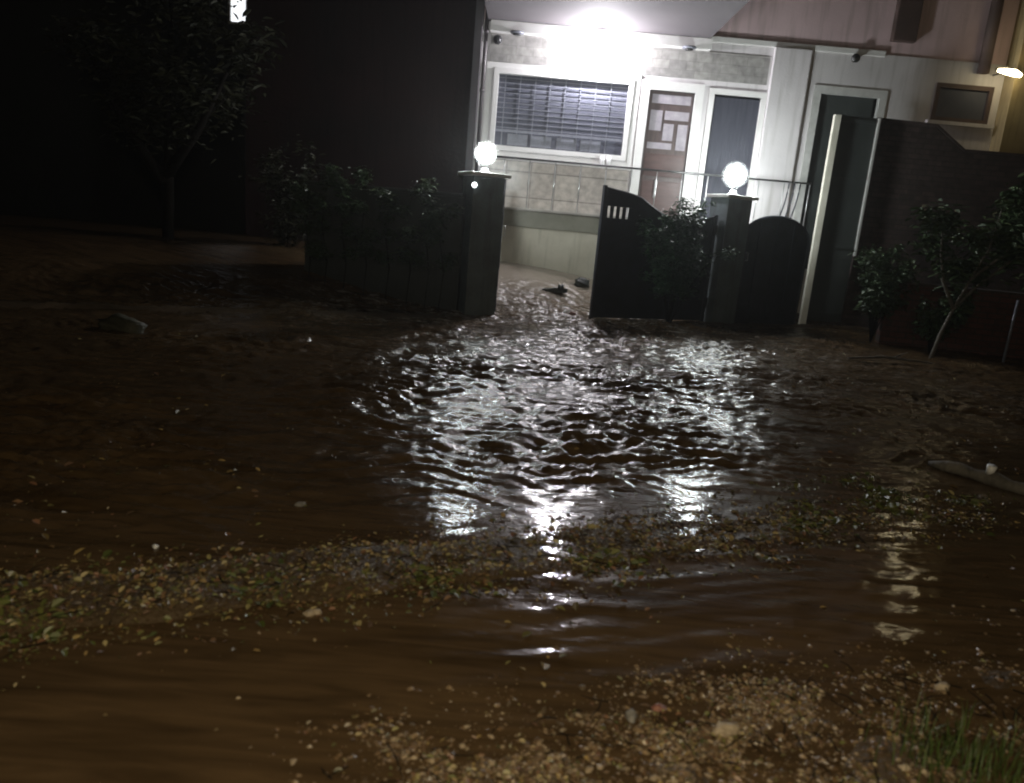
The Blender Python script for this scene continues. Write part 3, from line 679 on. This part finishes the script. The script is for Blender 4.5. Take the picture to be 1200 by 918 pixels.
def leaf_gate(label, hx, hy, ang, width, prof, g, slots=True):
    t = thing('gate_leaf', label, 'gate', (hx, hy, 0), ang, g)
    bm = bmesh.new()
    def top(x):
        for (f0, z0), (f1, z1) in zip(prof, prof[1:]):
            if f0*width-1e-6 <= x <= f1*width+1e-6: return z0+(z1-z0)*(x/width-f0)/(f1-f0)
    xa = width-.50
    pts = [(0, .03), (xa, .03), (xa, top(xa))] + [(width*f, z) for f, z in reversed(prof) if width*f < xa-.01]
    prism(bm, pts, -.006, .006)
    prism(bm, [(xa, .03), (width, .03), (width, 1.46), (xa, 1.46)], -.006, .006)
    prism(bm, [(xa, 1.62), (width, 1.62)] + [(width, prof[-1][1])] + [(width*f, z) for f, z in reversed(prof[:-1]) if width*f > xa+.01] + [(xa, top(xa))], -.006, .006)
    x = xa
    while x < width-.01:
        box(bm, x, min(x+.055, width), -.006, .006, 1.461, 1.619); x += .10
    mesh_obj('sheet', bm, M['gate_metal'], t)
    bm = bmesh.new(); box(bm, width-.05, width, -.03, .03, 0, prof[-1][1]+.03, .006); mesh_obj('stile', bm, M['dark_metal'], t)
    bm = bmesh.new(); box(bm, 0, .05, -.03, .03, 0, prof[0][1]+.02, .006); mesh_obj('stile', bm, M['dark_metal'], t)
    bm = bmesh.new(); tube(bm, [(width*f, 0, z) for f, z in prof], .02, 8); mesh_obj('top_rail', bm, M['dark_metal'], t)
    for z in (.15, .95): mesh_obj('crossbar', mbox(.052, width-.052, -.028, -.007, z, z+.05, .004), M['dark_metal'], t)
    for z in (.25, 1.35):
        bm = bmesh.new(); tube(bm, [(-.02, 0, z), (-.02, 0, z+.14)], .022, 8); mesh_obj('hinge', bm, M['rail_metal'], t, True)
    bm = bmesh.new(); tube(bm, [(width-.09, -.03, 1.05), (width-.09, -.07, 1.05), (width-.09, -.07, 1.2), (width-.09, -.03, 1.2)], .01, 8); mesh_obj('handle', bm, M['steel'], t, True)
    return t
sweep = [(0, 1.62), (.12, 1.55), (.3, 1.50), (.45, 1.54), (.58, 1.66), (.68, 1.77), (.8, 1.82), (1, 1.87)]
leaf_gate('closed dark blue sheet metal gate leaf with a swept top at the right pillar', 2.86, 11.98, R(24)+math.pi, 2.0, sweep, 'driveway gate leaves')
leaf_gate('dark gate leaf swung open and seen edge on behind the left pillar', -.36, 10.80, R(91.5), 1.6, sweep, 'driveway gate leaves', False)
# arched side gate
t = thing('arched_gate', 'dark sheet metal side gate with a rounded top right of the pillar', 'gate', (3.33, 12.15, 0), R(18))
W_ = 1.22
pr = [(W_/2-W_/2*math.cos(math.pi*k/16), 1.34+.36*math.sin(math.pi*k/16)) for k in range(17)]
bm = bmesh.new(); prism(bm, [(0, .0), (W_, .0)] + pr[::-1], -.006, .006); mesh_obj('sheet', bm, M['dark_metal'], t)
bm = bmesh.new(); tube(bm, [(0.02, 0, .0)]+[(x, 0, z) for x, z in pr]+[(W_-.02, 0, 0)], .022, 8); mesh_obj('frame', bm, M['gate_metal'], t)
for x in (.3, .61, .92): mesh_obj('bar', mbox(x-.012, x+.012, -.022, -.007, .1, 1.6, .003), M['gate_metal'], t)
bm = bmesh.new(); tube(bm, [(.12, -.01, 1.0), (.12, -.05, 1.0), (.12, -.05, 1.12), (.12, -.01, 1.12)], .01, 8); mesh_obj('handle', bm, M['steel'], t, True)

# pale post, panel, thin post, brown brick wall
tag(mesh_obj('post', mbox(4.64, 4.745, 12.72, 12.80, 0, 3.33, .008), M['post']), 'tall pale cream post standing between the arched gate and dark panel', 'post')
t = thing('metal_panel_door', 'tall dark green metal panel door right of the pale post', 'door', (4.75, 12.84, 0))
mesh_obj('panel', mbox(0.003, .60, 0, .03, .1, 3.34), M['panel'], t)
for z in (.2, 1.3, 2.4, 3.25): mesh_obj('crossbar', mbox(.01, .59, -.02, -.002, z, z+.05), M['panel'], t)
tag(mesh_obj('post', mbox(5.36, 5.395, 12.80, 12.86, 1.2, 3.34, .004), M['cap']), 'thin grey strip post at the edge of the brown brick wall', 'post')
t = thing('brick_wall', 'tall brown brick wall with a sloping shoulder in front of the house', 'wall', (0, 12.95, 0))
bm = bmesh.new(); prism(bm, [(5.42, -.2), (8.8, -.2), (8.8, 2.98), (6.84, 2.97), (6.33, 3.31), (5.42, 3.33)], 0, .22); mesh_obj('wall', bm, M['brick'], t)
bm = bmesh.new(); prism(bm, [(5.40, 3.332), (6.34, 3.312), (6.85, 2.972), (8.8, 2.982), (8.8, 3.02), (6.86, 3.01), (6.35, 3.35), (5.40, 3.37)], -.02, .24); mesh_obj('coping', bm, M['brick'], t)
t = thing('low_wall', 'low reddish brick wall behind the small tree trunk', 'wall', (5.3, 11.25, -.2), R(-8))
mesh_obj('wall', mbox(0, 3.2, 0, .2, 0, 1.08, .008), M['red_brick'], t); mesh_obj('coping', mbox(-.02, 3.22, -.02, .22, 1.082, 1.12, .006), M['brick'], t)
bm = bmesh.new(); tube(bm, [(6.62, 10.4, -.1), (6.63, 10.4, .85)], .018, 8)
tag(mesh_obj('stake', bm, M['grille'], None, True), 'thin pale upright stake at the right edge in front of the low wall', 'stake')

# things left in the driveway
sh = thing('sandal', 'black sandal lying on the wet driveway inside the gate', 'sandal', (.50, 11.95, 0)); sh.location.z = surf(.5, 11.95)
bm = bmesh.new()
sole = [(-.17, -.03), (-.10, -.06), (.02, -.055), (.12, -.065), (.2, -.04), (.22, .02), (.15, .06), (.02, .05), (-.1, .06), (-.17, .03)]
a = [bm.verts.new((x, y, .0)) for x, y in sole]; b = [bm.verts.new((x, y, .035+.03*(x > 0))) for x, y in sole]
bm.faces.new(a[::-1]); bm.faces.new(b)
for i in range(len(sole)): bm.faces.new((a[i], a[(i+1) % 10], b[(i+1) % 10], b[i]))
mesh_obj('sole', bm, M['rubber'], sh)
bm = bmesh.new()
for dx in (.08, .13): tube(bm, [(dx, -.06, .05), (dx+.01, -.03, .10), (dx+.01, .02, .11), (dx, .06, .05)], .022, 7)
mesh_obj('strap', bm, M['rubber'], sh, True)
stone('stone', 'dark mossy round stone against the white porch base', .96, 12.45, (.115, .10, .085), M['rubber'], .3, 15, lift=.02)
stone('brick_piece', 'small reddish brick piece at the top of the rapids in the gate opening', .78, 11.2, (.055, .04, .03), M['red_stone'], .5, 16, 'brick')
stone('stone', 'small whitish stone beside the reddish brick piece in the gate opening', .67, 11.2, (.035, .03, .028), M['plastic_w'], .5, 17)

# ------------------------------------------------------------------ neighbours on the left
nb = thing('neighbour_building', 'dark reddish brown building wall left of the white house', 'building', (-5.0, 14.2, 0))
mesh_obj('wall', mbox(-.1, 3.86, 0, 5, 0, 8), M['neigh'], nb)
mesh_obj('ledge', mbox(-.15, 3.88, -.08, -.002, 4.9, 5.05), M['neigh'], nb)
fb = thing('far_house', 'unlit black house at far left with one bright window near its top', 'house', (-14, 18.2, 0))
mesh_obj('wall', holed_wall(0, 8.6, 0, 8, 0, .3, [(7.06, 7.60, 4.93, 5.9)]), M['neigh2'], fb)
fw = mesh_obj('window', frame_bm(7.06, 7.60, 4.93, 5.9, .05, -.02, .08), M['white_paint'], fb); fw['label'] = 'brightly lit window'
mesh_obj('pane', mbox(7.112, 7.548, .05, .056, 4.982, 5.848), M['lit_window'], fw)
mesh_obj('glazing_bar', mbox(7.44, 7.46, .0, .048, 4.982, 5.848), M['white_paint'], fw)

# thin haze added to spread a glow round the lamps
m = bpy.data.materials.new('glow_haze'); m.use_nodes = True; nt = m.node_tree; nt.nodes.clear()
out = nt.nodes.new('ShaderNodeOutputMaterial'); pv = nt.nodes.new('ShaderNodeVolumePrincipled')
pv.inputs['Color'].default_value = (.9, .93, .95, 1); pv.inputs['Density'].default_value = HAZE; pv.inputs['Anisotropy'].default_value = .75
nt.links.new(pv.outputs[0], out.inputs['Volume'])
if HAZE: tag(mesh_obj('haze', mbox(-70, 70, -12, 70, -1.4, 10.5), m), 'thin haze added for a glow around the lit lamps', kind='stuff')
# ------------------------------------------------------------------ camera, light, world
cam = bpy.data.cameras.new('camera'); co = link(bpy.data.objects.new('camera', cam))
cam.sensor_width = 36; cam.lens = 27; cam.clip_end = 1000; cam.clip_start = .05
co.matrix_world = Matrix.Translation((0, 0, 1.4)) @ (Matrix.Rotation(R(90-13), 4, 'X') @ Matrix.Rotation(R(5), 4, 'Z'))
cam.dof.use_dof = True; cam.dof.focus_distance = 8.5; cam.dof.aperture_fstop = 2.4
SC.camera = co

def light(name, kind, loc, col, e, **k):
    l = bpy.data.lights.new(name, kind); l.color = col; l.energy = e
    for a, v in k.items(): setattr(l, a, v)
    return link(bpy.data.objects.new(name, l))
o = light('foreground_fill_light', 'POINT', None, (1, .84, .56), 215, shadow_soft_size=.10); o.location = (.15, -.25, 2.1)  # unseen warm fill added behind the camera to brighten the foreground
moon = light('night_sun', 'SUN', None, (.75, .85, 1), .004, angle=R(10)); moon.rotation_euler = (R(50), 0, R(-35))

w = bpy.data.worlds.new('World'); SC.world = w; w.use_nodes = True
nt = w.node_tree; bg = nt.nodes['Background']
sky = nt.nodes.new('ShaderNodeTexSky'); sky.sky_type = 'NISHITA'; sky.sun_disc = False; sky.sun_elevation = R(2); sky.sun_rotation = R(145)
nt.links.new(sky.outputs[0], bg.inputs['Color']); bg.inputs['Strength'].default_value = .0015

SC.view_settings.view_transform = 'Standard'; SC.view_settings.look = 'None'; SC.view_settings.exposure = 0; SC.view_settings.gamma = 1
SC.render.engine = 'CYCLES'
c = SC.cycles
c.use_denoising = True
c.max_bounces = 5; c.diffuse_bounces = 3; c.glossy_bounces = 3; c.sample_clamp_indirect = 6; c.sample_clamp_direct = 0
c.pixel_filter_type = 'BLACKMAN_HARRIS'; c.filter_width = 2.0
c.caustics_reflective = True; c.blur_glossy = .5
